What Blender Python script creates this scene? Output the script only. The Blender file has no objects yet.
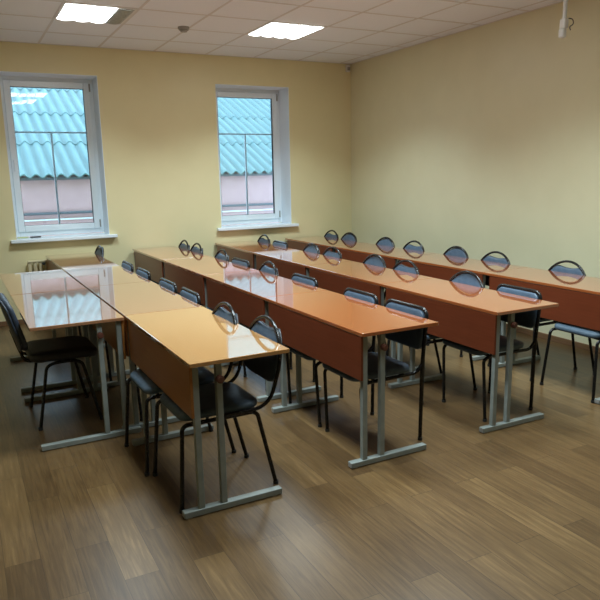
import bpy, bmesh, math, random
from mathutils import Vector, Matrix
random.seed(7)
sc = bpy.context.scene
COL = sc.collection
PI = math.pi

# ------------------------------------------------------------------ camera, sky, exposure
cam_d = bpy.data.cameras.new('camera')
cam_d.sensor_width = 36.0
cam_d.lens = 36.0 * 652.424 / 600.0
cam_d.clip_start = 0.05
cam_d.shift_x = 2.571 / 600.0
cam_d.shift_y = 10.21 / 600.0
cam_o = bpy.data.objects.new('camera', cam_d)
COL.objects.link(cam_o)
yaw, pit, rol = 0.47070, 0.20633, -0.020854
fw = Vector((math.sin(yaw) * math.cos(pit), math.cos(yaw) * math.cos(pit), -math.sin(pit)))
rt = Vector((math.cos(yaw), -math.sin(yaw), 0))
up = rt.cross(fw)
r2 = rt * math.cos(rol) + up * math.sin(rol)
u2 = r2.cross(fw)
M = Matrix((r2, u2, -fw)).transposed().to_4x4()
M.translation = Vector((-4.7625, -7.6706, 1.5685))
cam_o.matrix_world = M
sc.camera = cam_o

world = bpy.data.worlds.new('overcast_sky')
sc.world = world
world.use_nodes = True
wn = world.node_tree.nodes
wn['Background'].inputs['Color'].default_value = (0.56, 0.77, 1.0, 1)
wn['Background'].inputs['Strength'].default_value = 5.5

sc.view_settings.view_transform = 'Standard'
sc.view_settings.look = 'None'
sc.view_settings.gamma = 1.0
sc.view_settings.use_curve_mapping = False
sc.view_settings.exposure = 0.1
LAMP_W = 34.0                 # watts of each ceiling luminaire
LAMP_SPREAD = math.radians(123)
LAMP_COL = (0.76, 0.93, 1.0)

# ------------------------------------------------------------------ materials
def mat(name, col, rough=0.5, metal=0.0, spec=0.5, coat=0.0):
    m = bpy.data.materials.new(name)
    m.use_nodes = True
    b = m.node_tree.nodes['Principled BSDF']
    b.inputs['Base Color'].default_value = (*col, 1)
    b.inputs['Roughness'].default_value = rough
    b.inputs['Metallic'].default_value = metal
    b.inputs['Specular IOR Level'].default_value = spec
    b.inputs['Coat Weight'].default_value = coat
    return m

def nodes(m):
    return m.node_tree.nodes, m.node_tree.links, m.node_tree.nodes['Principled BSDF']

def noisy(name, c1, c2, scale=(1, 1, 1), nscale=5.0, detail=4.0, rough=0.5, spec=0.5, bump=0.0, metal=0.0, lo=0.3, hi=0.7, rvar=0.0):
    m = mat(name, c1, rough, metal, spec)
    N, Lk, b = nodes(m)
    tc = N.new('ShaderNodeTexCoord')
    mp = N.new('ShaderNodeMapping')
    mp.inputs['Scale'].default_value = scale
    no = N.new('ShaderNodeTexNoise')
    no.inputs['Scale'].default_value = nscale
    no.inputs['Detail'].default_value = detail
    cr = N.new('ShaderNodeValToRGB')
    cr.color_ramp.elements[0].position = lo
    cr.color_ramp.elements[1].position = hi
    cr.color_ramp.elements[0].color = (*c1, 1)
    cr.color_ramp.elements[1].color = (*c2, 1)
    Lk.new(tc.outputs['Object'], mp.inputs['Vector'])
    Lk.new(mp.outputs['Vector'], no.inputs['Vector'])
    Lk.new(no.outputs['Fac'], cr.inputs['Fac'])
    Lk.new(cr.outputs['Color'], b.inputs['Base Color'])
    if bump:
        bp = N.new('ShaderNodeBump')
        bp.inputs['Strength'].default_value = bump
        bp.inputs['Distance'].default_value = 0.002
        Lk.new(no.outputs['Fac'], bp.inputs['Height'])
        Lk.new(bp.outputs['Normal'], b.inputs['Normal'])
    if rvar:
        mr = N.new('ShaderNodeMapRange')
        mr.inputs['To Min'].default_value = rough - rvar
        mr.inputs['To Max'].default_value = rough + rvar
        Lk.new(no.outputs['Fac'], mr.inputs['Value'])
        Lk.new(mr.outputs['Result'], b.inputs['Roughness'])
    return m

def gloss(*a, **k):
    m = noisy(*a, **k)
    b = nodes(m)[2]
    b.inputs['Coat Weight'].default_value = 1.0; b.inputs['Coat Roughness'].default_value = 0.04; b.inputs['Coat IOR'].default_value = 1.8
    return m

M_WALL = noisy('cream_wall_paint', (0.775, 0.705, 0.42), (0.805, 0.735, 0.445), nscale=3.0, rough=0.42, spec=0.5, bump=0.05)
M_WALLR = noisy('cool_lit_cream_wall_paint', (0.695, 0.66, 0.44), (0.725, 0.69, 0.465), nscale=3.0, rough=0.38, spec=0.6, bump=0.04)  # same paint as the back wall, its cooler light put into the colour
M_WALLX = noisy('outer_render', (0.5, 0.45, 0.4), (0.55, 0.5, 0.44), nscale=3.0, rough=0.9)
M_CEIL = noisy('mineral_fibre_tile', (0.79, 0.84, 0.90), (0.86, 0.91, 0.97), nscale=260.0, rough=0.95, spec=0.1, bump=0.3)
M_GRID = mat('ceiling_grid_metal', (0.66, 0.66, 0.66), 0.55)
M_PVC = mat('white_pvc', (0.84, 0.93, 0.99), 0.25)  # white plastic, with the bluish cast of the light put into the colour
M_REVEAL = mat('white_reveal_plaster', (0.84, 0.92, 0.99), 0.5)  # white plaster, tinted blue for the cool light on the reveals
M_GASKET = mat('black_gasket', (0.02, 0.02, 0.022), 0.6)
M_BASE = noisy('brown_baseboard', (0.16, 0.085, 0.04), (0.22, 0.12, 0.06), scale=(1, 1, 8), nscale=6, rough=0.45)
M_OAKTOP = gloss('honey_laminate_top', (0.43, 0.215, 0.075), (0.48, 0.245, 0.09), scale=(14, 0.7, 14), nscale=6, detail=6, rough=0.06, spec=1.0)
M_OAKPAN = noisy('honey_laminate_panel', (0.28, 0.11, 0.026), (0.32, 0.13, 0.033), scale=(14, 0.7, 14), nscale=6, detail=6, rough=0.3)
M_MIDTOP = gloss('light_walnut_laminate_top', (0.335, 0.155, 0.075), (0.38, 0.18, 0.09), scale=(14, 0.7, 14), nscale=6, detail=6, rough=0.06, spec=1.0)
M_CHTOP = gloss('cherry_laminate_top', (0.36, 0.098, 0.029), (0.405, 0.118, 0.037), scale=(14, 0.7, 14), nscale=6, detail=6, rough=0.06, spec=1.0)
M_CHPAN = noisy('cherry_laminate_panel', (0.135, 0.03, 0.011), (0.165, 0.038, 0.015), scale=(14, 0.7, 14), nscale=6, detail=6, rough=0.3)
M_EDGE = mat('worn_edge_band', (0.42, 0.20, 0.07), 0.45)
M_LEG = noisy('grey_enamel_steel', (0.215, 0.24, 0.22), (0.275, 0.30, 0.28), nscale=14, rough=0.4)
M_HOOK = mat('brown_plastic', (0.10, 0.035, 0.022), 0.4)
M_TUBE = noisy('black_enamel_tube', (0.006, 0.006, 0.007), (0.014, 0.013, 0.013), nscale=25, rough=0.22, spec=0.35)
M_SHELL = mat('black_plastic_shell', (0.012, 0.013, 0.016), 0.35)
M_VINYL = noisy('blue_grey_vinyl', (0.05, 0.082, 0.125), (0.072, 0.108, 0.155), nscale=30, rough=0.42, spec=0.4, bump=0.15)
M_SEAT = noisy('dark_grey_vinyl', (0.052, 0.08, 0.108), (0.072, 0.104, 0.138), nscale=30, rough=0.5, spec=0.3, bump=0.15)
M_DARKV = noisy('black_blue_vinyl', (0.022, 0.032, 0.05), (0.035, 0.048, 0.07), nscale=30, rough=0.42, bump=0.15)
M_BLKV = noisy('black_vinyl', (0.010, 0.011, 0.013), (0.017, 0.018, 0.021), nscale=30, rough=0.5, bump=0.15)
M_CAP = mat('rubber_cap', (0.015, 0.015, 0.015), 0.7)
M_RAD = mat('cream_radiator_enamel', (0.62, 0.54, 0.34), 0.4)
M_DARK = mat('dark_plastic', (0.03, 0.032, 0.035), 0.4)
M_WHITE = mat('white_plastic', (0.72, 0.72, 0.70), 0.4)
M_GREYP = mat('grey_plastic', (0.33, 0.33, 0.31), 0.5)
M_LOUV = mat('bright_louver_metal', (0.8, 0.82, 0.82), 0.3, metal=0.4)
M_SPECK = noisy('unlit_frosted_diffuser', (0.16, 0.18, 0.17), (0.42, 0.45, 0.43), nscale=55, detail=3, rough=0.4)
M_CLOTH = noisy('yellow_green_cloth', (0.55, 0.60, 0.30), (0.62, 0.66, 0.38), nscale=60, rough=0.9)
M_ROOF = noisy('turquoise_painted_slate', (0.09, 0.175, 0.172), (0.14, 0.235, 0.222), scale=(6, 0.6, 0.6), nscale=4, detail=6, rough=0.6, lo=0.25, hi=0.75)
_N, _L, _b = nodes(M_ROOF)                       # grime lying along the troughs of the sheets
_s = _N.new('ShaderNodeSeparateXYZ'); _tc = _N.new('ShaderNodeTexCoord'); _L.new(_tc.outputs['Object'], _s.inputs[0])
_a = _N.new('ShaderNodeMath'); _a.operation = 'MULTIPLY_ADD'; _a.inputs[1].default_value = 2 * PI / .165; _a.inputs[2].default_value = 11 * 2 * PI / .165
_c = _N.new('ShaderNodeMath'); _c.operation = 'COSINE'
_r = _N.new('ShaderNodeMapRange'); _r.inputs['From Min'].default_value = -1; _r.inputs['From Max'].default_value = 0.4; _r.inputs['To Min'].default_value = 0.68
_L.new(_s.outputs['X'], _a.inputs[0]); _L.new(_a.outputs[0], _c.inputs[0]); _L.new(_c.outputs[0], _r.inputs['Value'])
_mx = _N.new('ShaderNodeVectorMath'); _mx.operation = 'SCALE'
_src = _b.inputs['Base Color'].links[0].from_socket
_L.new(_src, _mx.inputs[0]); _L.new(_r.outputs[0], _mx.inputs['Scale']); _L.new(_mx.outputs[0], _b.inputs['Base Color'])
M_PINK = noisy('pink_stucco', (0.48, 0.305, 0.31), (0.53, 0.345, 0.35), nscale=7, detail=6, rough=0.9)
M_PIPE = mat('grey_gas_pipe', (0.10, 0.12, 0.14), 0.5)
M_PALE = mat('pale_blue_grey_paint', (0.74, 0.82, 0.86), 0.5)
M_GROUND = noisy('yard_ground', (0.40, 0.39, 0.36), (0.5, 0.48, 0.45), nscale=3, rough=0.95)

def emis(name, col, s):
    m = mat(name, (0.9, 0.9, 0.9), 0.5)
    N, Lk, b = nodes(m)
    b.inputs['Emission Color'].default_value = (*col, 1)
    b.inputs['Emission Strength'].default_value = s
    return m
M_LIT = emis('lit_diffuser', (0.95, 1.0, 0.99), 7.5)

M_GLASS = bpy.data.materials.new('window_glass')
M_GLASS.use_nodes = True
_n, _l = M_GLASS.node_tree.nodes, M_GLASS.node_tree.links
_n.remove(_n['Principled BSDF'])
_t = _n.new('ShaderNodeBsdfTransparent'); _t.inputs['Color'].default_value = (0.90, 0.96, 0.97, 1)
_g = _n.new('ShaderNodeBsdfGlossy'); _g.inputs['Roughness'].default_value = 0.0
_f = _n.new('ShaderNodeFresnel'); _f.inputs['IOR'].default_value = 1.7
_no = _n.new('ShaderNodeTexNoise'); _no.inputs['Scale'].default_value = 3.0; _no.inputs['Detail'].default_value = 2.0
_tc = _n.new('ShaderNodeTexCoord'); _l.new(_tc.outputs['Object'], _no.inputs['Vector'])
_bp = _n.new('ShaderNodeBump'); _bp.inputs['Strength'].default_value = 0.35; _bp.inputs['Distance'].default_value = 0.004   # slight waviness of the panes
_l.new(_no.outputs['Fac'], _bp.inputs['Height']); _l.new(_bp.outputs['Normal'], _g.inputs['Normal'])
_m = _n.new('ShaderNodeMixShader')
_l.new(_f.outputs['Fac'], _m.inputs['Fac']); _l.new(_t.outputs['BSDF'], _m.inputs[1]); _l.new(_g.outputs['BSDF'], _m.inputs[2])
_l.new(_m.outputs['Shader'], _n['Material Output'].inputs['Surface'])

# plank floor
M_FLOOR = mat('oak_plank_linoleum', (0.2, 0.13, 0.08), 0.31, spec=0.42)
N, Lk, b = nodes(M_FLOOR)
tc = N.new('ShaderNodeTexCoord')
mp = N.new('ShaderNodeMapping'); mp.inputs['Rotation'].default_value = (0, 0, PI / 2)
Lk.new(tc.outputs['Object'], mp.inputs['Vector'])
br = N.new('ShaderNodeTexBrick')
br.offset = 0.37; br.offset_frequency = 2
for k, v in (('Scale', 1.0), ('Mortar Size', 0.0012), ('Mortar Smooth', 0.2), ('Brick Width', 0.88), ('Row Height', 0.14), ('Bias', 0.0)):
    br.inputs[k].default_value = v
br.inputs['Color1'].default_value = (0, 0, 0, 1); br.inputs['Color2'].default_value = (1, 1, 1, 1); br.inputs['Mortar'].default_value = (0.0, 0.0, 0.0, 1)
Lk.new(mp.outputs['Vector'], br.inputs['Vector'])
g1 = N.new('ShaderNodeMapping'); g1.inputs['Scale'].default_value = (1.2, 20.0, 1.0)
ad = N.new('ShaderNodeVectorMath'); ad.operation = 'ADD'
sh = N.new('ShaderNodeVectorMath'); sh.operation = 'SCALE'; sh.inputs['Scale'].default_value = 37.0
Lk.new(br.outputs['Color'], sh.inputs[0]); Lk.new(mp.outputs['Vector'], ad.inputs[0]); Lk.new(sh.outputs['Vector'], ad.inputs[1])
Lk.new(ad.outputs['Vector'], g1.inputs['Vector'])
n1 = N.new('ShaderNodeTexNoise'); n1.inputs['Scale'].default_value = 3.2; n1.inputs['Detail'].default_value = 8; n1.inputs['Roughness'].default_value = 0.62; n1.inputs['Distortion'].default_value = 0.6
Lk.new(g1.outputs['Vector'], n1.inputs['Vector'])
n2 = N.new('ShaderNodeTexNoise'); n2.inputs['Scale'].default_value = 1.6; n2.inputs['Detail'].default_value = 3
Lk.new(ad.outputs['Vector'], n2.inputs['Vector'])
ramp = N.new('ShaderNodeValToRGB'); e = ramp.color_ramp.elements
e[0].position = 0.0; e[0].color = (0.046, 0.024, 0.009, 1)
e[1].position = 1.0; e[1].color = (0.27, 0.165, 0.070, 1)
x = e.new(0.35); x.color = (0.090, 0.050, 0.0195, 1)
x = e.new(0.7); x.color = (0.15, 0.088, 0.035, 1)
mx = N.new('ShaderNodeMath'); mx.operation = 'MULTIPLY_ADD'; mx.inputs[1].default_value = 0.34
sp = N.new('ShaderNodeSeparateColor'); Lk.new(br.outputs['Color'], sp.inputs['Color'])
Lk.new(sp.outputs['Red'], mx.inputs[0])
m2 = N.new('ShaderNodeMath'); m2.operation = 'MULTIPLY_ADD'; m2.inputs[1].default_value = 1.05; m2.inputs[2].default_value = -0.37
Lk.new(n1.outputs['Fac'], m2.inputs[0])
m3 = N.new('ShaderNodeMath'); m3.operation = 'MULTIPLY_ADD'; m3.inputs[1].default_value = 0.35
Lk.new(n2.outputs['Fac'], m3.inputs[0]); Lk.new(m2.outputs['Value'], m3.inputs[2])
Lk.new(m3.outputs['Value'], mx.inputs[2])
Lk.new(mx.outputs['Value'], ramp.inputs['Fac'])
mm = N.new('ShaderNodeMix'); mm.data_type = 'RGBA'; mm.inputs[7].default_value = (0.03, 0.018, 0.010, 1)
mf = N.new('ShaderNodeMath'); mf.operation = 'MULTIPLY'; mf.inputs[1].default_value = 0.6
Lk.new(br.outputs['Fac'], mf.inputs[0]); Lk.new(mf.outputs['Value'], mm.inputs[0]); Lk.new(ramp.outputs['Color'], mm.inputs[6])
Lk.new(mm.outputs[2], b.inputs['Base Color'])
bp = N.new('ShaderNodeBump'); bp.inputs['Strength'].default_value = 0.12; bp.inputs['Distance'].default_value = 0.002
Lk.new(n1.outputs['Fac'], bp.inputs['Height']); Lk.new(bp.outputs['Normal'], b.inputs['Normal'])

# ------------------------------------------------------------------ mesh helpers
def link_mesh(name, bm, m, parent=None, smooth=True, angle=50):
    bmesh.ops.recalc_face_normals(bm, faces=bm.faces[:])
    me = bpy.data.meshes.new(name)
    bm.to_mesh(me); bm.free()
    for mm_ in (m if isinstance(m, (list, tuple)) else [m]):
        me.materials.append(mm_)
    if smooth:
        fl = [p.use_smooth for p in me.polygons]
        me.set_sharp_from_angle(angle=math.radians(max(angle, 50)))
        me.polygons.foreach_set('use_smooth', fl)
        me.update()
    o = bpy.data.objects.new(name, me)
    COL.objects.link(o)
    if parent: o.parent = parent
    return o

def box(bm, x0, x1, y0, y1, z0, z1, bev=0.0, seg=2):
    r = bmesh.ops.create_cube(bm, size=1.0)
    vs = r['verts']
    for v in vs:
        v.co.x = x0 + (v.co.x + .5) * (x1 - x0)
        v.co.y = y0 + (v.co.y + .5) * (y1 - y0)
        v.co.z = z0 + (v.co.z + .5) * (z1 - z0)
    if bev:
        es = list({e for v in vs for e in v.link_edges})
        bmesh.ops.bevel(bm, geom=es, offset=bev, segments=seg, affect='EDGES', profile=0.5)

def fillet(pts, r, seg=6):
    pts = [Vector(p) for p in pts]
    out = [pts[0]]
    for i in range(1, len(pts) - 1):
        a, p, c = pts[i - 1], pts[i], pts[i + 1]
        rr = r[i] if isinstance(r, dict) and i in r else (r if not isinstance(r, dict) else 0)
        if not rr:
            out.append(p); continue
        d1 = (a - p); d2 = (c - p)
        k = min(rr, d1.length * .49, d2.length * .49)
        s = p + d1.normalized() * k; t = p + d2.normalized() * k
        for j in range(seg + 1):
            q = j / seg
            out.append(s * (1 - q) ** 2 + p * 2 * q * (1 - q) + t * q * q)
    out.append(pts[-1])
    return out

def tube(bm, pts, r=0.011, n=10, caps=True):
    pts = [Vector(p) for p in pts]
    clean = [pts[0]]
    for p in pts[1:]:
        if (p - clean[-1]).length > 1e-5: clean.append(p)
    pts = clean
    t0 = (pts[1] - pts[0]).normalized()
    ref = Vector((0, 0, 1)) if abs(t0.z) < .9 else Vector((1, 0, 0))
    nrm = t0.cross(ref).normalized()
    rings = []
    for i, p in enumerate(pts):
        if i == 0: t = (pts[1] - pts[0]).normalized()
        elif i == len(pts) - 1: t = (pts[-1] - pts[-2]).normalized()
        else: t = ((pts[i + 1] - p).normalized() + (p - pts[i - 1]).normalized()).normalized()
        nrm = (nrm - t * nrm.dot(t)).normalized()
        bi = t.cross(nrm)
        rings.append([bm.verts.new(p + (nrm * math.cos(2 * PI * k / n) + bi * math.sin(2 * PI * k / n)) * r) for k in range(n)])
    for a, c in zip(rings, rings[1:]):
        for k in range(n):
            bm.faces.new((a[k], a[(k + 1) % n], c[(k + 1) % n], c[k])).smooth = True
    if caps:
        bm.faces.new(rings[0][::-1]); bm.faces.new(rings[-1])

def cyl(bm, c, r, h, axis='z', n=20, r2=None):
    mat_ = Matrix.Translation(c)
    if axis == 'x': mat_ = mat_ @ Matrix.Rotation(PI / 2, 4, 'Y')
    if axis == 'y': mat_ = mat_ @ Matrix.Rotation(PI / 2, 4, 'X')
    q = bmesh.ops.create_cone(bm, cap_ends=True, segments=n, radius1=r, radius2=r if r2 is None else r2, depth=h, matrix=mat_)
    for f in {f for v in q['verts'] for f in v.link_faces}: f.smooth = len(f.verts) == 4

def cushion(bm, outline, frame, th, edge=0.012, crown=0.006, steps=3):
    """outline: 2D points (ccw); frame(u,v,w) -> 3D; a padded slab of thickness th with rolled edges."""
    n = len(outline)
    pts = [Vector((a, c)) for a, c in outline]
    def inset(d):
        res = []
        for i in range(n):
            a, p, c = pts[i - 1], pts[i], pts[(i + 1) % n]
            t = ((p - a).normalized() + (c - p).normalized())
            t = t.normalized() if t.length > 1e-6 else (c - p).normalized()
            nn = Vector((-t.y, t.x))
            res.append(p + nn * d)
        return res
    prof = []
    for j in range(steps + 1):
        a = PI / 2 * j / steps
        prof.append((edge * (1 - math.sin(a)), edge * (1 - math.cos(a))))          # bottom roll
    top = [(edge * (1 - math.cos(PI / 2 * j / steps)), th - edge + edge * math.sin(PI / 2 * j / steps)) for j in range(steps + 1)]
    prof = prof + top + [(edge * 2.2, th + crown * .7)]
    loops = []
    for d, w in prof:
        loops.append([bm.verts.new(frame(q.x, q.y, w)) for q in inset(d)])
    for a, c in zip(loops, loops[1:]):
        for k in range(n):
            bm.faces.new((a[k], a[(k + 1) % n], c[(k + 1) % n], c[k])).smooth = True
    f1 = bm.faces.new(loops[0][::-1]); f2 = bm.faces.new(loops[-1]); f1.smooth = f2.smooth = True
    bmesh.ops.triangulate(bm, faces=[f1, f2])

def rrect(x0, x1, y0, y1, r, seg=5, rs=None):
    rs = rs or (r, r, r, r)
    out = []
    for (cx, cy, a0, rr) in ((x1 - rs[0], y0 + rs[0], -PI / 2, rs[0]), (x1 - rs[1], y1 - rs[1], 0, rs[1]), (x0 + rs[2], y1 - rs[2], PI / 2, rs[2]), (x0 + rs[3], y0 + rs[3], PI, rs[3])):
        for j in range(seg + 1):
            a = a0 + PI / 2 * j / seg
            out.append((cx + rr * math.cos(a), cy + rr * math.sin(a)))
    return out

def empty(name, loc=(0, 0, 0), rz=0.0):
    o = bpy.data.objects.new(name, None)
    o.empty_display_size = 0.1
    o.location = loc; o.rotation_euler = (0, 0, rz)
    COL.objects.link(o)
    return o

def tag(o, label=None, cat=None, group=None, kind=None):
    if label: o['label'] = label
    if cat: o['category'] = cat
    if group: o['group'] = group
    if kind: o['kind'] = kind
    return o

def kids(o): return [c for c in COL.objects if c.parent == o]
def copy_tree(o, parent=None):
    c = o.copy(); COL.objects.link(c)
    c.parent = parent
    for ch in list(o.children): copy_tree(ch, c)
    return c

def struct(name, bm, m, parent=None, label=None, smooth=False):
    o = link_mesh(name, bm, m, parent, smooth)
    if parent is None: tag(o, label, None, None, 'structure')
    return o

# ------------------------------------------------------------------ room shell
XL, YF, H = -6.6, -9.4, 2.954
TH = 0.36
W1 = (-4.245, -3.258, 0.918, 2.662)
W2 = (-1.893, -0.920, 0.918, 2.630)

bm = bmesh.new(); box(bm, XL - .2, .2, YF - .2, TH, -0.12, 0.0)
struct('floor', bm, M_FLOOR, label='brown oak plank floor')

def wall_with_holes():
    bm = bmesh.new()
    xs = [XL - .2, W1[0], W1[1], W2[0], W2[1], .2]
    for a, c in ((0, 1), (2, 3), (4, 5)): box(bm, xs[a], xs[c], 0, TH, -.12, H + .2)
    for w in (W1, W2):
        box(bm, w[0], w[1], 0, TH, -.12, w[2]); box(bm, w[0], w[1], 0, TH, w[3], H + .2)
    return bm
struct('wall_back', wall_with_holes(), M_WALL, label='cream yellow wall with the two windows')
bm = bmesh.new(); box(bm, 0, .2, YF - .2, 0, 0, H + .2)
struct('wall_right', bm, M_WALLR, label='plain cream wall on the right')
bm = bmesh.new(); box(bm, XL - .2, XL, YF - .2, 0, 0, H + .2)
struct('wall_left', bm, M_WALL, label='plain cream wall on the left')
bm = bmesh.new(); box(bm, XL, 0, YF - .2, YF, 0, H + .2)
struct('wall_front', bm, M_WALL, label='plain cream wall behind the viewer')

# ceiling: tiles on a T-bar grid, luminaire cells left open
P = 0.61
GX0, GY0 = -0.173, 0.0
LUM = [(cx, cy) for cx in (-3.533, -1.703) for cy in (-1.525, -3.965, -5.185)]
def in_lum(x, y): return any(abs(x - a) < .3 and abs(y - c) < .3 for a, c in LUM)
xs = sorted({0.0, XL} | {GX0 - P * k for k in range(0, 12) if GX0 - P * k > XL})
ys = sorted({0.0, YF} | {GY0 - P * k for k in range(0, 17) if GY0 - P * k > YF})
bm = bmesh.new()
for a, c in zip(xs, xs[1:]):
    for d, f in zip(ys, ys[1:]):
        if not in_lum((a + c) / 2, (d + f) / 2): box(bm, a, c, d, f, H + random.uniform(0, .0015), H + .02)
struct('ceiling', bm, M_CEIL, label='suspended ceiling of pale mineral tiles')
bm = bmesh.new()
for x in xs[1:-1]: box(bm, x - .011, x + .011, YF, 0, H - .002, H + .004)
for y in ys[1:-1]: box(bm, XL, 0, y - .011, y + .011, H - .0021, H + .0041)
box(bm, XL, 0, -.02, 0, H - .003, H + .004); box(bm, -.02, 0, YF, 0, H - .003, H + .004)
struct('ceiling_grid', bm, M_GRID, label='pale metal grid carrying the ceiling tiles')
bm = bmesh.new(); box(bm, XL - .2, .2, YF - .2, TH, H + .2, H + .3)
struct('ceiling_slab', bm, M_WALLX, label='slab above the suspended ceiling')

for nm, bx in (('baseboard_back', (XL, 0, -.015, 0)), ('baseboard_right', (-.015, 0, YF, -.015)), ('baseboard_left', (XL, XL + .015, YF, -.015))):
    bm = bmesh.new(); box(bm, *bx, 0, .055, .004)
    struct(nm, bm, M_BASE, label='brown skirting board')

# windows
def window(n, w, lab):
    x0, x1, z0, z1 = w
    yf = 0.27                                     # room-side face of the frame
    root = empty('window_%d' % n, ((x0 + x1) / 2, yf, z0)); tag(root, lab, None, None, 'structure')
    ox, oy, oz = root.location
    def loc(b):
        for v in b.verts: v.co -= Vector((ox, oy, oz))
        return b
    def ring(b, a0, a1, c0, c1, t, y0, y1, tb=None, bev=.005):
        tb = tb or t
        box(b, a0, a0 + t, y0, y1, c0, c1, bev); box(b, a1 - t, a1, y0, y1, c0, c1, bev)
        box(b, a0 + t, a1 - t, y0, y1, c0, c0 + tb, bev); box(b, a0 + t, a1 - t, y0, y1, c1 - t, c1, bev)
    b = bmesh.new(); ring(b, x0 + .001, x1 - .001, z0 + .02, z1 - .001, .055, yf, yf + .07, .06)
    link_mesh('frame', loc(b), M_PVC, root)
    b = bmesh.new(); ring(b, x0 + .045, x1 - .045, z0 + .07, z1 - .045, .07, yf - .018, yf + .045, .07, .008)
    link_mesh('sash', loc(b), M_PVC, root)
    b = bmesh.new(); ring(b, x0 + .112, x1 - .112, z0 + .137, z1 - .112, .005, yf - .012, yf + .03, None, 0)
    link_mesh('gasket', loc(b), M_GASKET, root, False)
    b = bmesh.new(); box(b, x0 + .114, x1 - .114, yf + .008, yf + .014, z0 + .139, z1 - .114)
    link_mesh('pane', loc(b), M_GLASS, root, False)
    b = bmesh.new()
    for zz in (z1 - .10, z0 + .13): cyl(b, (x1 - .047, yf - .024, zz), .009, .085, 'z', 12)
    link_mesh('hinge', loc(b), M_GREYP, root)
    b = bmesh.new(); cyl(b, (x0 + .08, yf - .024, z0 + .85), .012, .03, 'y', 12); box(b, x0 + .07, x0 + .09, yf - .045, yf - .03, z0 + .74, z0 + .86, .004)
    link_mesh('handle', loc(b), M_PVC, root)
    # white lining of the reveal and the sill board
    b = bmesh.new()
    box(b, x0, x0 + .006, -.002, yf, z0, z1); box(b, x1 - .006, x1, -.002, yf, z0, z1); box(b, x0 + .006, x1 - .006, -.002, yf, z1 - .006, z1)
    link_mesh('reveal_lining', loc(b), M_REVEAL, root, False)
    b = bmesh.new(); box(b, x0 - .062, x1 + .078, -.065, -.0005, z0 - .022, z0 + .014, .006); box(b, x0 + .0065, x1 - .0065, -.002, yf + .01, z0 - .001, z0 + .014)
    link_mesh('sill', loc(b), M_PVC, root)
    b = bmesh.new(); cx = (x0 + x1) / 2
    box(b, x0 + .1, x1 - .1, .295, .307, 2.066, 2.084); box(b, cx - .010, cx + .010, .295, .307, z0 + .10, 2.066)
    link_mesh('grille', loc(b), M_PALE, root)
    return root
window(1, W1, 'white framed window on the left, facing the turquoise roof')
window(2, W2, 'white framed window nearer the room corner')

# ------------------------------------------------------------------ outside
bm = bmesh.new(); box(bm, -20, 16, TH, 16, -.72, -.6)
struct('yard_ground', bm, M_GROUND, label='ground of the yard outside')

bld = empty('neighbour_building', (-2, 2.6, -.6))
tag(bld, 'pink building with turquoise corrugated roof seen through the windows', 'building')
B0 = Vector((-2, 2.6, -.6))
def off(b, o=B0):
    for v in b.verts: v.co -= o
    return b
Y0, Z0, SL, PW, AM = 2.2, 1.60, 0.4336, 0.165, 0.026
bm = bmesh.new(); RUN = 1.27
nw = 130; sub = 8
for row in range(9):
    ya = Y0 + RUN * row - (.12 if row else 0); yb = Y0 + RUN * (row + 1)
    lift0, lift1 = 0.018, 0.0
    for (yy, lf, yy2, lf2) in ((ya, lift0, yb, lift1),):
        top, bot = [], []
        jit = random.uniform(-.01, .01)
        for k in range(nw * sub + 1):
            xx = -13 + k * PW / sub
            wv = AM * math.cos(2 * PI * (k / sub))
            dy = .012 * math.sin(int(k / sub / 7) * 2.3 + row)
            top.append((bm.verts.new((xx, yy + dy, Z0 + (yy + dy - Y0) * SL + lf + wv)), bm.verts.new((xx, yy + dy, Z0 + (yy + dy - Y0) * SL + lf + wv - .020)), bm.verts.new((xx, yy2, Z0 + (yy2 - Y0) * SL + lf2 + wv)), ))
        for a, c in zip(top, top[1:]):
            bm.faces.new((a[0], c[0], c[2], a[2])).smooth = True; bm.faces.new((a[1], c[1], c[0], a[0]))
rf = link_mesh('roof', off(bm), M_ROOF, bld, True, 50)
bm = bmesh.new()
yr = Y0 + RUN * 9
box(bm, -13, 8.4, Y0 + .12, yr, -.6, Z0 + .02)
box(bm, -13, 8.4, yr - .12, yr - .02, Z0, Z0 + SL * (yr - Y0) - .1)
for xg in (-13, 8.2):
    g = [bm.verts.new((xg + dx, yy, zz)) for dx in (0, .2) for yy, zz in ((Y0 + .12, Z0), (yr - .05, Z0), (yr - .05, Z0 + SL * (yr - Y0) - .06))]
    for f in ((0, 1, 2), (5, 4, 3), (0, 3, 4, 1), (1, 4, 5, 2), (2, 5, 3, 0)): bm.faces.new([g[i] for i in f])
off(bm); link_mesh('wall', bm, M_PINK, bld, False)
bm = bmesh.new()
box(bm, -13, 8.4, Y0 + .05, Y0 + .13, Z0 - .05, Z0 - .01)
link_mesh('eave_shade_strip', off(bm), M_PIPE, bld, False)  # dark strip standing in for the shadow beneath the roof edge
bm = bmesh.new(); tube(bm, [(-13, Y0 + .08, 1.085), (8.4, Y0 + .08, 1.085)], .019, 10)
link_mesh('pipe', off(bm), M_PIPE, bld)
bm = bmesh.new(); box(bm, -13, 8.4, Y0 + .10, Y0 + .12, .985, 1.005)
link_mesh('ledge', off(bm), M_PALE, bld, False)

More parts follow.
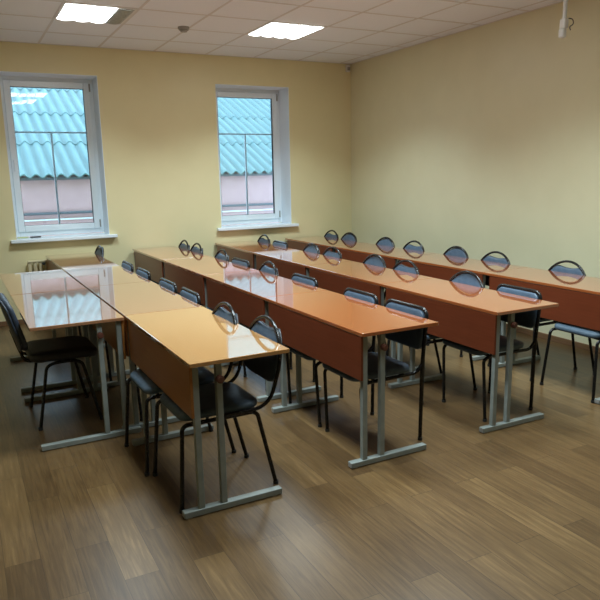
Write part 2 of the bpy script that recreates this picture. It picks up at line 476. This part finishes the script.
# ------------------------------------------------------------------ ceiling fixtures
def luminaire(cx, cy, label, dead=False, on=True):
    r = empty('ceiling_light', (cx, cy, H)); tag(r, label, 'ceiling light', 'recessed ceiling lights')
    b = bmesh.new(); h = .298
    for a in ((-h, -h + .018, -h, h), (h - .018, h, -h, h), (-h + .018, h - .018, -h, -h + .018), (-h + .018, h - .018, h - .018, h)): box(b, *a, -.006, .012, .002)
    box(b, -h, h, -h, h, .085, .095)
    link_mesh('frame', b, M_WHITE, r)
    i = h - .018
    xs_ = [-i, -i / 2, 0, i / 2, i]
    for k in range(4):
        off_ = (dead and k == 3) or (not on and k in (0, 3))
        b = bmesh.new()
        nseg = 6
        # curved reflector trough under each tube, giving the light of the tube
        pv = []
        for j in range(nseg + 1):
            q = j / nseg
            xx = xs_[k] + .002 + (xs_[k + 1] - xs_[k] - .004) * q
            zz = -.007 - .010 * math.sin(PI * q)
            pv.append((b.verts.new((xx, -i, zz)), b.verts.new((xx, i, zz))))
        for s, t in zip(pv, pv[1:]): b.faces.new((s[0], t[0], t[1], s[1])).smooth = True
        link_mesh('diffuser', b, M_SPECK if off_ else M_LIT, r)
    b = bmesh.new()
    for k in range(1, 4): box(b, xs_[k] - .002, xs_[k] + .002, -i, i, -.009, .02)
    for k in range(1, 12):
        yy = -i + 2 * i * k / 12
        for q in range(4): box(b, xs_[q] + .003, xs_[q + 1] - .003, yy - .0008, yy + .0008, -.0125, .0)
    link_mesh('louver', b, M_LOUV, r, False)
    ld = bpy.data.lights.new('tube_light', 'AREA'); ld.shape = 'RECTANGLE'
    ld.size = .42 if dead else (.55 if on else .28); ld.size_y = .55
    ld.energy = LAMP_W * (.75 if dead else (1 if cy > -5 else .55)); ld.color = LAMP_COL; ld.spread = LAMP_SPREAD
    lo = bpy.data.objects.new('tube_light', ld); COL.objects.link(lo); lo.parent = r
    lo.location = (-.07 if dead else 0, 0, -.022)
    return r
for cx, cy in LUM:
    side = {-3.533: 'middle of the ceiling', -1.703: 'right side of the ceiling'}[cx]
    if (cx, cy) == (-3.533, -1.525): lab = 'bright square ceiling light with one dark strip, in front of left window'
    elif (cx, cy) == (-1.703, -1.525): lab = 'fully lit square ceiling light in front of the right window'
    else:
        lab = 'square recessed ceiling light, %s, %s' % (side, {-1.525: 'by the window wall', -3.965: 'halfway down the room', -5.185: 'far from the windows'}[cy])
    luminaire(cx, cy, lab, (cx, cy) == (-3.533, -1.525), True)

r = empty('smoke_detector', (-2.672, -1.30, H)); tag(r, 'round smoke detector on the ceiling between the two lights', 'smoke detector')
bm = bmesh.new(); cyl(bm, (0, 0, -.008), .055, .016, 'z', 28); link_mesh('base', bm, M_GREYP, r)
bm = bmesh.new(); cyl(bm, (0, 0, -.022), .047, .012, 'z', 28, .052); cyl(bm, (0, 0, -.036), .030, .016, 'z', 24, .04); link_mesh('sensing_chamber', bm, M_GREYP, r)
bm = bmesh.new(); cyl(bm, (0, 0, -.0285), .042, .003, 'z', 24); link_mesh('grille', bm, M_DARK, r)

r = empty('motion_sensor', (-.062, -.001, 2.895)); tag(r, 'small white motion sensor high in the far corner', 'sensor')
bm = bmesh.new(); box(bm, -.028, .028, -.045, 0, -.045, .045, .010); link_mesh('body', bm, M_WHITE, r)
bm = bmesh.new(); box(bm, -.02, .02, -.05, -.043, -.03, .012, .004); link_mesh('lens', bm, M_GREYP, r)

r = empty('ceiling_mount', (-.555, -3.93, H)); tag(r, 'white rod hanging from the ceiling with a small device at its end', 'ceiling mount')
bm = bmesh.new(); cyl(bm, (0, 0, -.006), .05, .012, 'z', 24); link_mesh('ceiling_plate', bm, M_WHITE, r)
bm = bmesh.new(); cyl(bm, (0, 0, -.15), .015, .29, 'z', 16); link_mesh('rod', bm, M_WHITE, r)
bm = bmesh.new(); box(bm, -.026, .022, -.026, .026, -.36, -.285, .012); box(bm, -.036, .010, -.024, .024, -.425, -.356, .014); link_mesh('device', bm, M_WHITE, r)
bm = bmesh.new(); tube(bm, fillet([(.005, -.034, -.29), (.03, -.05, -.295), (.045, -.05, -.33), (.01, -.04, -.35), (.02, -.045, -.375)], .02), .004, 8); link_mesh('cable', bm, M_DARK, r)

# ------------------------------------------------------------------ radiator and sill things
r = empty('radiator', (-3.78, -.02, 0)); tag(r, 'cream panel radiator on the wall under the left window', 'radiator')
bm = bmesh.new()
nb = 14
for k in range(nb):
    xx = -.37 + .74 * k / (nb - 1)
    box(bm, xx - .021, xx + .021, -.075, -.02, .13, .68, .012)
link_mesh('fins', bm, M_RAD, r)
bm = bmesh.new(); box(bm, -.385, .385, -.083, -.012, .682, .70, .005); link_mesh('top_grille', bm, M_RAD, r)
for s in (-1, 1):
    bm = bmesh.new(); box(bm, s * .25 - .015, s * .25 + .015, -.02, .0195, .2, .62); link_mesh('bracket', bm, M_RAD, r)
    bm = bmesh.new(); box(bm, s * .25 - .02, s * .25 + .02, -.06, -.03, 0, .131); link_mesh('stand', bm, M_RAD, r)
bm = bmesh.new(); cyl(bm, (-.23, -.095, .665), .016, .03, 'y', 16); cyl(bm, (-.23, -.12, .665), .013, .03, 'y', 16, .009); link_mesh('valve', bm, M_DARK, r)

bm = bmesh.new(); box(bm, -.06, .06, -.03, .03, 0, .006, .002); box(bm, -.05, .045, -.026, .028, .006, .012, .002)
o = link_mesh('cleaning_cloth', bm, M_CLOTH); o.location = (-4.165, .16, W1[2] + .014); tag(o, 'small folded yellow-green cloth at left end of the left windowsill', 'cloth')
bm = bmesh.new(); box(bm, -.055, .055, -.022, .022, 0, .016, .006)
o = link_mesh('flat_case', bm, M_DARK); o.location = (-4.04, .12, W1[2] + .014); o.rotation_euler[2] = .1; tag(o, 'small flat dark case beside the cloth on the left windowsill', 'case')

# ------------------------------------------------------------------ desks (panel side is -x, length along y)
PITCH, LEN, WID, TOP = 1.2176, 1.212, 0.5, 0.75
def make_desk(m_top, m_pan, fe=.448, wid=WID):
    root = empty('school_desk')
    hl = LEN / 2
    b = bmesh.new(); box(b, 0, wid, -hl, hl, TOP - .02, TOP, .0025)
    link_mesh('tabletop', b, m_top, root)
    b = bmesh.new(); box(b, .002, .016, -hl + .016, hl - .062, .487, TOP - .022, .002)
    link_mesh('modesty_panel', b, m_pan, root)
    for s in (-1, 1):
        yc = -hl + .035 if s < 0 else hl - .209
        b = bmesh.new(); box(b, -.058, fe, yc - .02, yc + .02, 0.004, .034, .003)
        ft = link_mesh('foot', b, M_LEG, root)
        for a_ in ((-.0585, -.0545), (fe - .0035, fe + .0005)):
            b = bmesh.new(); box(b, *a_, yc - .0175, yc + .0175, .0065, .0315); link_mesh('end_cap', b, M_GREYP, ft)
        for a_ in ((-.05, -.02), (.39, .42)):
            b = bmesh.new(); box(b, *a_, yc - .017, yc + .017, 0, .005); link_mesh('foot_pad', b, M_GREYP, ft)
        for u in (.0315, .145):
            b = bmesh.new(); box(b, u - .0145, u + .0145, yc - .0145, yc + .0145, .033, TOP - .0265, .002)
            link_mesh('leg', b, M_LEG, root)
        b = bmesh.new(); box(b, .018, .44, yc - .014, yc + .014, TOP - .026, TOP - .0203, .001)
        link_mesh('support_bar', b, M_LEG, root)
        b = bmesh.new(); cyl(b, (.145, yc + s * .024, .655), .019, .02, 'y', 18); cyl(b, (.145, yc + s * .036, .655), .013, .008, 'y', 18)
        link_mesh('bag_hook', b, M_HOOK, root)
    return root

ROWS = [(-3.931, -4.9715, .0105), (-2.977, -4.9016, .0087), (-2.031, -4.884, -.0077), (-1.0142, -4.8907, .0029)]
def row_pt(i, u, v):
    xl, yn, a = ROWS[i]
    return (xl + u * math.cos(a) - v * math.sin(a), yn + u * math.sin(a) + v * math.cos(a))
RN = ['leftmost row', 'second row from left', 'third row from left', 'row along right wall']
KN = ['nearest the camera', 'second from camera', 'third from camera', 'farthest, by the windows']
proto_o = make_desk(M_OAKTOP, M_OAKPAN)
proto_c = make_desk(M_CHTOP, M_CHPAN)
proto_m = make_desk(M_MIDTOP, M_OAKPAN)
used = {'o': False, 'c': False, 'm': False}
def new_desk(kind):
    p = {'o': proto_o, 'c': proto_c, 'm': proto_m}[kind]
    if not used[kind]:
        used[kind] = True; return p
    return copy_tree(p)
for i in range(4):
    for k in range(4):
        d = new_desk(('o' if k == 0 else 'm') if i == 0 else 'c')
        px, py = row_pt(i, 0, PITCH * (k + .5))
        d.location = (px, py, 0); d.rotation_euler = (0, 0, ROWS[i][2])
        tag(d, '%s desk on grey legs, %s, %s' % (('honey-coloured' if k == 0 else 'light brown') if i == 0 else 'reddish wooden', RN[i], KN[k]), 'desk', 'long school desks in four rows')
tproto = make_desk(M_MIDTOP, M_OAKPAN, .53, .53)
def mirror_tree(o):
    for ch in list(o.children):
        for v in ch.data.vertices: v.co.x = -v.co.x
        ch.data.flip_normals()
        mirror_tree(ch)
mirror_tree(tproto)
for k in range(2):
    d = tproto if k == 0 else copy_tree(tproto)
    d.location = (-3.964 - .0125 * k, -3.81 + 1.225 * (k + .5), 0); d.rotation_euler = (0, 0, .0105)
    d.name = 'teacher_desk'
    tag(d, ['desk reflecting the window, in front of the lone chair on the left', 'desk against the leftmost row, between the lone chair desk and left window'][k], 'desk', 'desks set beside the leftmost row')

# ------------------------------------------------------------------ chairs (facing -x)
def seat_part(root, x0, x1, m):
    b = bmesh.new()
    o2 = rrect(x0, x1, -.205, .205, .07, 6, (.09, .09, .07, .07))
    def fr(u, v, w):
        q = (u - x0) / (x1 - x0)
        return Vector((u, v, .432 + w + .012 * (1 - q) - .016 * max(0, .22 - q) / .22))
    cushion(b, o2, fr, .036, .015, .006)
    link_mesh('seat', b, m, root)

def cap(parent, x, y):
    b = bmesh.new(); cyl(b, (x, y, .009), .0135, .018, 'z', 12); link_mesh('foot_cap', b, M_CAP, parent)

def hoop_chair(open_gap, m_pad, m_seat):
    root = empty('stacking_chair')
    seat_part(root, -.235, .185, m_seat)
    for s in (-1, 1):                              # inverted U leg tubes
        y = s * .20
        b = bmesh.new(); tube(b, fillet([(-.266, s * .225, .008), (-.235, y, .405), (-.215, y, .421), (-.02, y, .421)], {1: .05, 2: .05}), .0105); cap(link_mesh('leg', b, M_TUBE, root), -.266, s * .225)
        b = bmesh.new(); tube(b, fillet([(.252, s * .186, .008), (.155, y, .405), (.13, y, .421), (-.02, y, .421)], {1: .06, 2: .05}), .0105); cap(link_mesh('leg', b, M_TUBE, root), .252, s * .186)
    b = bmesh.new(); tube(b, [(-.16, -.2, .418), (-.16, .2, .418)], .009); link_mesh('crossbar', b, M_TUBE, root)
    b = bmesh.new(); tube(b, [(.08, -.2, .418), (.08, .2, .418)], .009); link_mesh('crossbar', b, M_TUBE, root)
    # back tube: L bend from both seat sides, joined by a round hoop
    R, zc = .214, .624
    def bx(z): return .235 + (z - .45) * .215 if z > .45 else .235
    left = fillet([(-.05, -.212, .436), (.215, -.212, .436), (bx(.62), -R, .62)], {1: .11}, 8)
    arc = []
    for j in range(25):
        a = PI + (0 - PI) * j / 24
        z = zc + R * math.sin(a)
        arc.append((bx(z), R * math.cos(a), z))
    right = [(p.x, -p.y, p.z) for p in reversed(left)]
    b = bmesh.new(); tube(b, list(left) + [Vector(p) for p in arc] + [Vector(p) for p in right], .0097, 12); link_mesh('back_hoop', b, M_TUBE, root)
    # padded back, inside the hoop
    ri = R - .009
    ol = []
    zb = .575
    if open_gap:
        a1 = math.radians(58)
        for j in range(9):
            a = math.radians(-14) + (a1 - math.radians(-14)) * j / 8; ol.append((ri * math.cos(a), zc + ri * math.sin(a)))
        xe, ze = ol[-1]
        for j in range(1, 12):
            q = j / 12; yy = xe + (-2 * xe) * q
            ol.append((yy, ze - .014 * math.sin(PI * q)))
        for j in range(9):
            a = PI - a1 + (math.radians(14) + a1) * j / 8; ol.append((ri * math.cos(a), zc + ri * math.sin(a)))
    else:
        for j in range(25):
            a = math.radians(-14) + math.radians(208) * j / 24; ol.append((ri * math.cos(a), zc + ri * math.sin(a)))
    ol += [(-.165, .545), (-.12, .532), (0, .528), (.12, .532), (.165, .545)]
    def fr(u, v, w): return Vector((bx(v) + .012 - w - .03 * 0 + .035 * (1 - (u / .21) ** 2) * .5, u, v))
    b = bmesh.new(); cushion(b, [(a, c) for a, c in ol], fr, .024, .010, .004); pd = link_mesh('backrest', b, m_pad, root)
    def fr2(u, v, w): return Vector((bx(v) + .018 - w + .035 * (1 - (u / .21) ** 2) * .5, u * .985, v))
    b = bmesh.new(); cushion(b, ol, fr2, .008, .003, 0, 2); link_mesh('back_shell', b, M_SHELL, pd)
    return root

def square_chair(m_pad, m_seat):
    root = empty('padded_chair')
    seat_part(root, -.225, .19, m_seat)
    for s in (-1, 1):
        y = s * .195
        b = bmesh.new(); tube(b, fillet([(-.165, s * .205, .008), (-.185, y, .40), (-.15, y, .421), (.20, y, .423), (.243, y, .47)], {1: .06, 2: .05, 3: .05}), .0105); cap(link_mesh('leg', b, M_TUBE, root), -.165, s * .205)
    b = bmesh.new(); tube(b, [(-.12, -.195, .419), (-.12, .195, .419)], .009); link_mesh('crossbar', b, M_TUBE, root)
    b = bmesh.new(); tube(b, [(.12, -.195, .42), (.12, .195, .42)], .009); link_mesh('crossbar', b, M_TUBE, root)
    b = bmesh.new()
    tube(b, fillet([(.238, -.195, .008), (.243, -.195, .47), (.276, -.195, .788), (.276, .195, .788), (.243, .195, .47), (.238, .195, .008)], {1: .08, 2: .06, 3: .06, 4: .08}, 8), .0115, 12)
    bf = link_mesh('back_frame', b, M_TUBE, root); cap(bf, .238, -.195); cap(bf, .238, .195)
    def bx(z): return .243 + (z - .47) * .1038
    def fr(u, v, w): return Vector((bx(v) + .008 - w + .012 * (1 - (u / .19) ** 2), u, v))
    ol = rrect(-.186, .186, .545, .779, .05, 6)
    b = bmesh.new(); cushion(b, ol, fr, .030, .012, .006); pd = link_mesh('backrest', b, m_pad, root)
    def fr2(u, v, w): return Vector((bx(v) + .014 - w + .012 * (1 - (u / .19) ** 2), u, v))
    b = bmesh.new(); cushion(b, ol, fr2, .007, .003, 0, 2); link_mesh('back_shell', b, M_SHELL, pd)
    return root

protos = {'H': hoop_chair(True, M_VINYL, M_SEAT), 'F': hoop_chair(False, M_VINYL, M_SEAT), 'S': square_chair(M_VINYL, M_SEAT)}
pused = {k: False for k in protos}
ORD = ['first', 'second', 'third', 'fourth', 'fifth', 'sixth', 'seventh', 'last']
KIND = {'H': 'round-backed chair with open hoop', 'F': 'round-backed chair with full pad', 'S': 'square-backed blue-grey chair'}
CH = [  # from the camera towards the windows: (kind, y of the back)
    [('H', -4.645), ('H', -4.175, -.035), ('S', -3.38), ('S', -2.87), ('S', -2.15), ('S', -1.60), ('F', -.36)],
    [('S', -4.555), ('S', -4.06), ('S', -3.26), ('H', -2.66), ('S', -2.02), ('H', -1.55), ('H', -.80), ('H', -.36)],
    [('S', -4.51), ('F', -4.03), ('H', -3.27), ('F', -2.79), ('H', -2.03), ('F', -1.59), ('S', -.78), ('H', -.34)],
    [('H', -4.60), ('H', -4.05), ('H', -3.27), ('F', -2.73), ('H', -2.06), ('F', -1.54), ('F', -.77), ('H', -.33)],
]
RC = ['behind leftmost desk row', 'behind second desk row', 'behind third desk row', 'between right desk row and wall']
for i in range(4):
    for j, (k, y, *sx) in enumerate(CH[i]):
        c = protos[k] if not pused[k] else copy_tree(protos[k])
        pused[k] = True
        v = y - ROWS[i][1]
        dx = {'H': .213, 'F': .213, 'S': .262}[k] + (random.random() - .5) * .012 + (sx[0] if sx else 0)
        px, _ = row_pt(i, dx, v)
        c.location = (px, y, 0); c.rotation_euler = (0, 0, ROWS[i][2] + (random.random() - .5) * .03)
        tag(c, '%s, %s from camera %s' % (KIND[k], ORD[j] if j < len(CH[i]) - 1 else 'farthest', RC[i]), 'chair', 'chairs along the desk rows')
def lone_chair(m_pad, m_seat):
    root = empty('padded_chair')
    b = bmesh.new()
    def frs(u, v, w): return Vector((u, v, .428 + w - .018 * max(0, -.12 - u) / .12))
    cushion(b, rrect(-.225, .20, -.225, .225, .08, 6), frs, .058, .022, .008); link_mesh('seat', b, m_seat, root)
    for s in (-1, 1):
        for xf, xt in ((-.195, -.10), (.185, .10)):
            b = bmesh.new(); tube(b, fillet([(xf, s * .25, .008), (xt - .01 if xt < 0 else xt + .01, s * .222, .40), (xt * .6, s * .215, .418), (0, s * .215, .418)], {1: .05, 2: .03}), .0105)
            cap(link_mesh('leg', b, M_TUBE, root), xf, s * .25)
        b = bmesh.new(); tube(b, fillet([(.06, s * .10, .421), (.225, s * .10, .421), (.272, s * .10, .60)], {1: .05}), .010, 10); link_mesh('back_support', b, M_TUBE, root)
    b = bmesh.new(); tube(b, [(.02, -.215, .418), (.02, .215, .418)], .009); link_mesh('crossbar', b, M_TUBE, root)
    def bx(z): return .235 + (z - .5) * .26
    def fr(u, v, w): return Vector((bx(v) + .015 - w - .03 * (u / .22) ** 2, u, v))
    ol = rrect(-.215, .215, .505, .845, .08, 7)
    b = bmesh.new(); cushion(b, ol, fr, .036, .014, .008); pd = link_mesh('backrest', b, m_pad, root)
    def fr2(u, v, w): return Vector((bx(v) + .027 - w - .03 * (u / .22) ** 2, u, v))
    b = bmesh.new(); cushion(b, ol, fr2, .012, .004, 0, 2); link_mesh('back_shell', b, M_DARKV, pd)
    return root
tch = lone_chair(M_DARKV, M_BLKV)
tch.location = (-4.275, -3.17, 0); tch.rotation_euler = (0, 0, PI + .02)
tag(tch, 'dark blue-black padded chair standing alone on the left, facing the desks', 'chair')
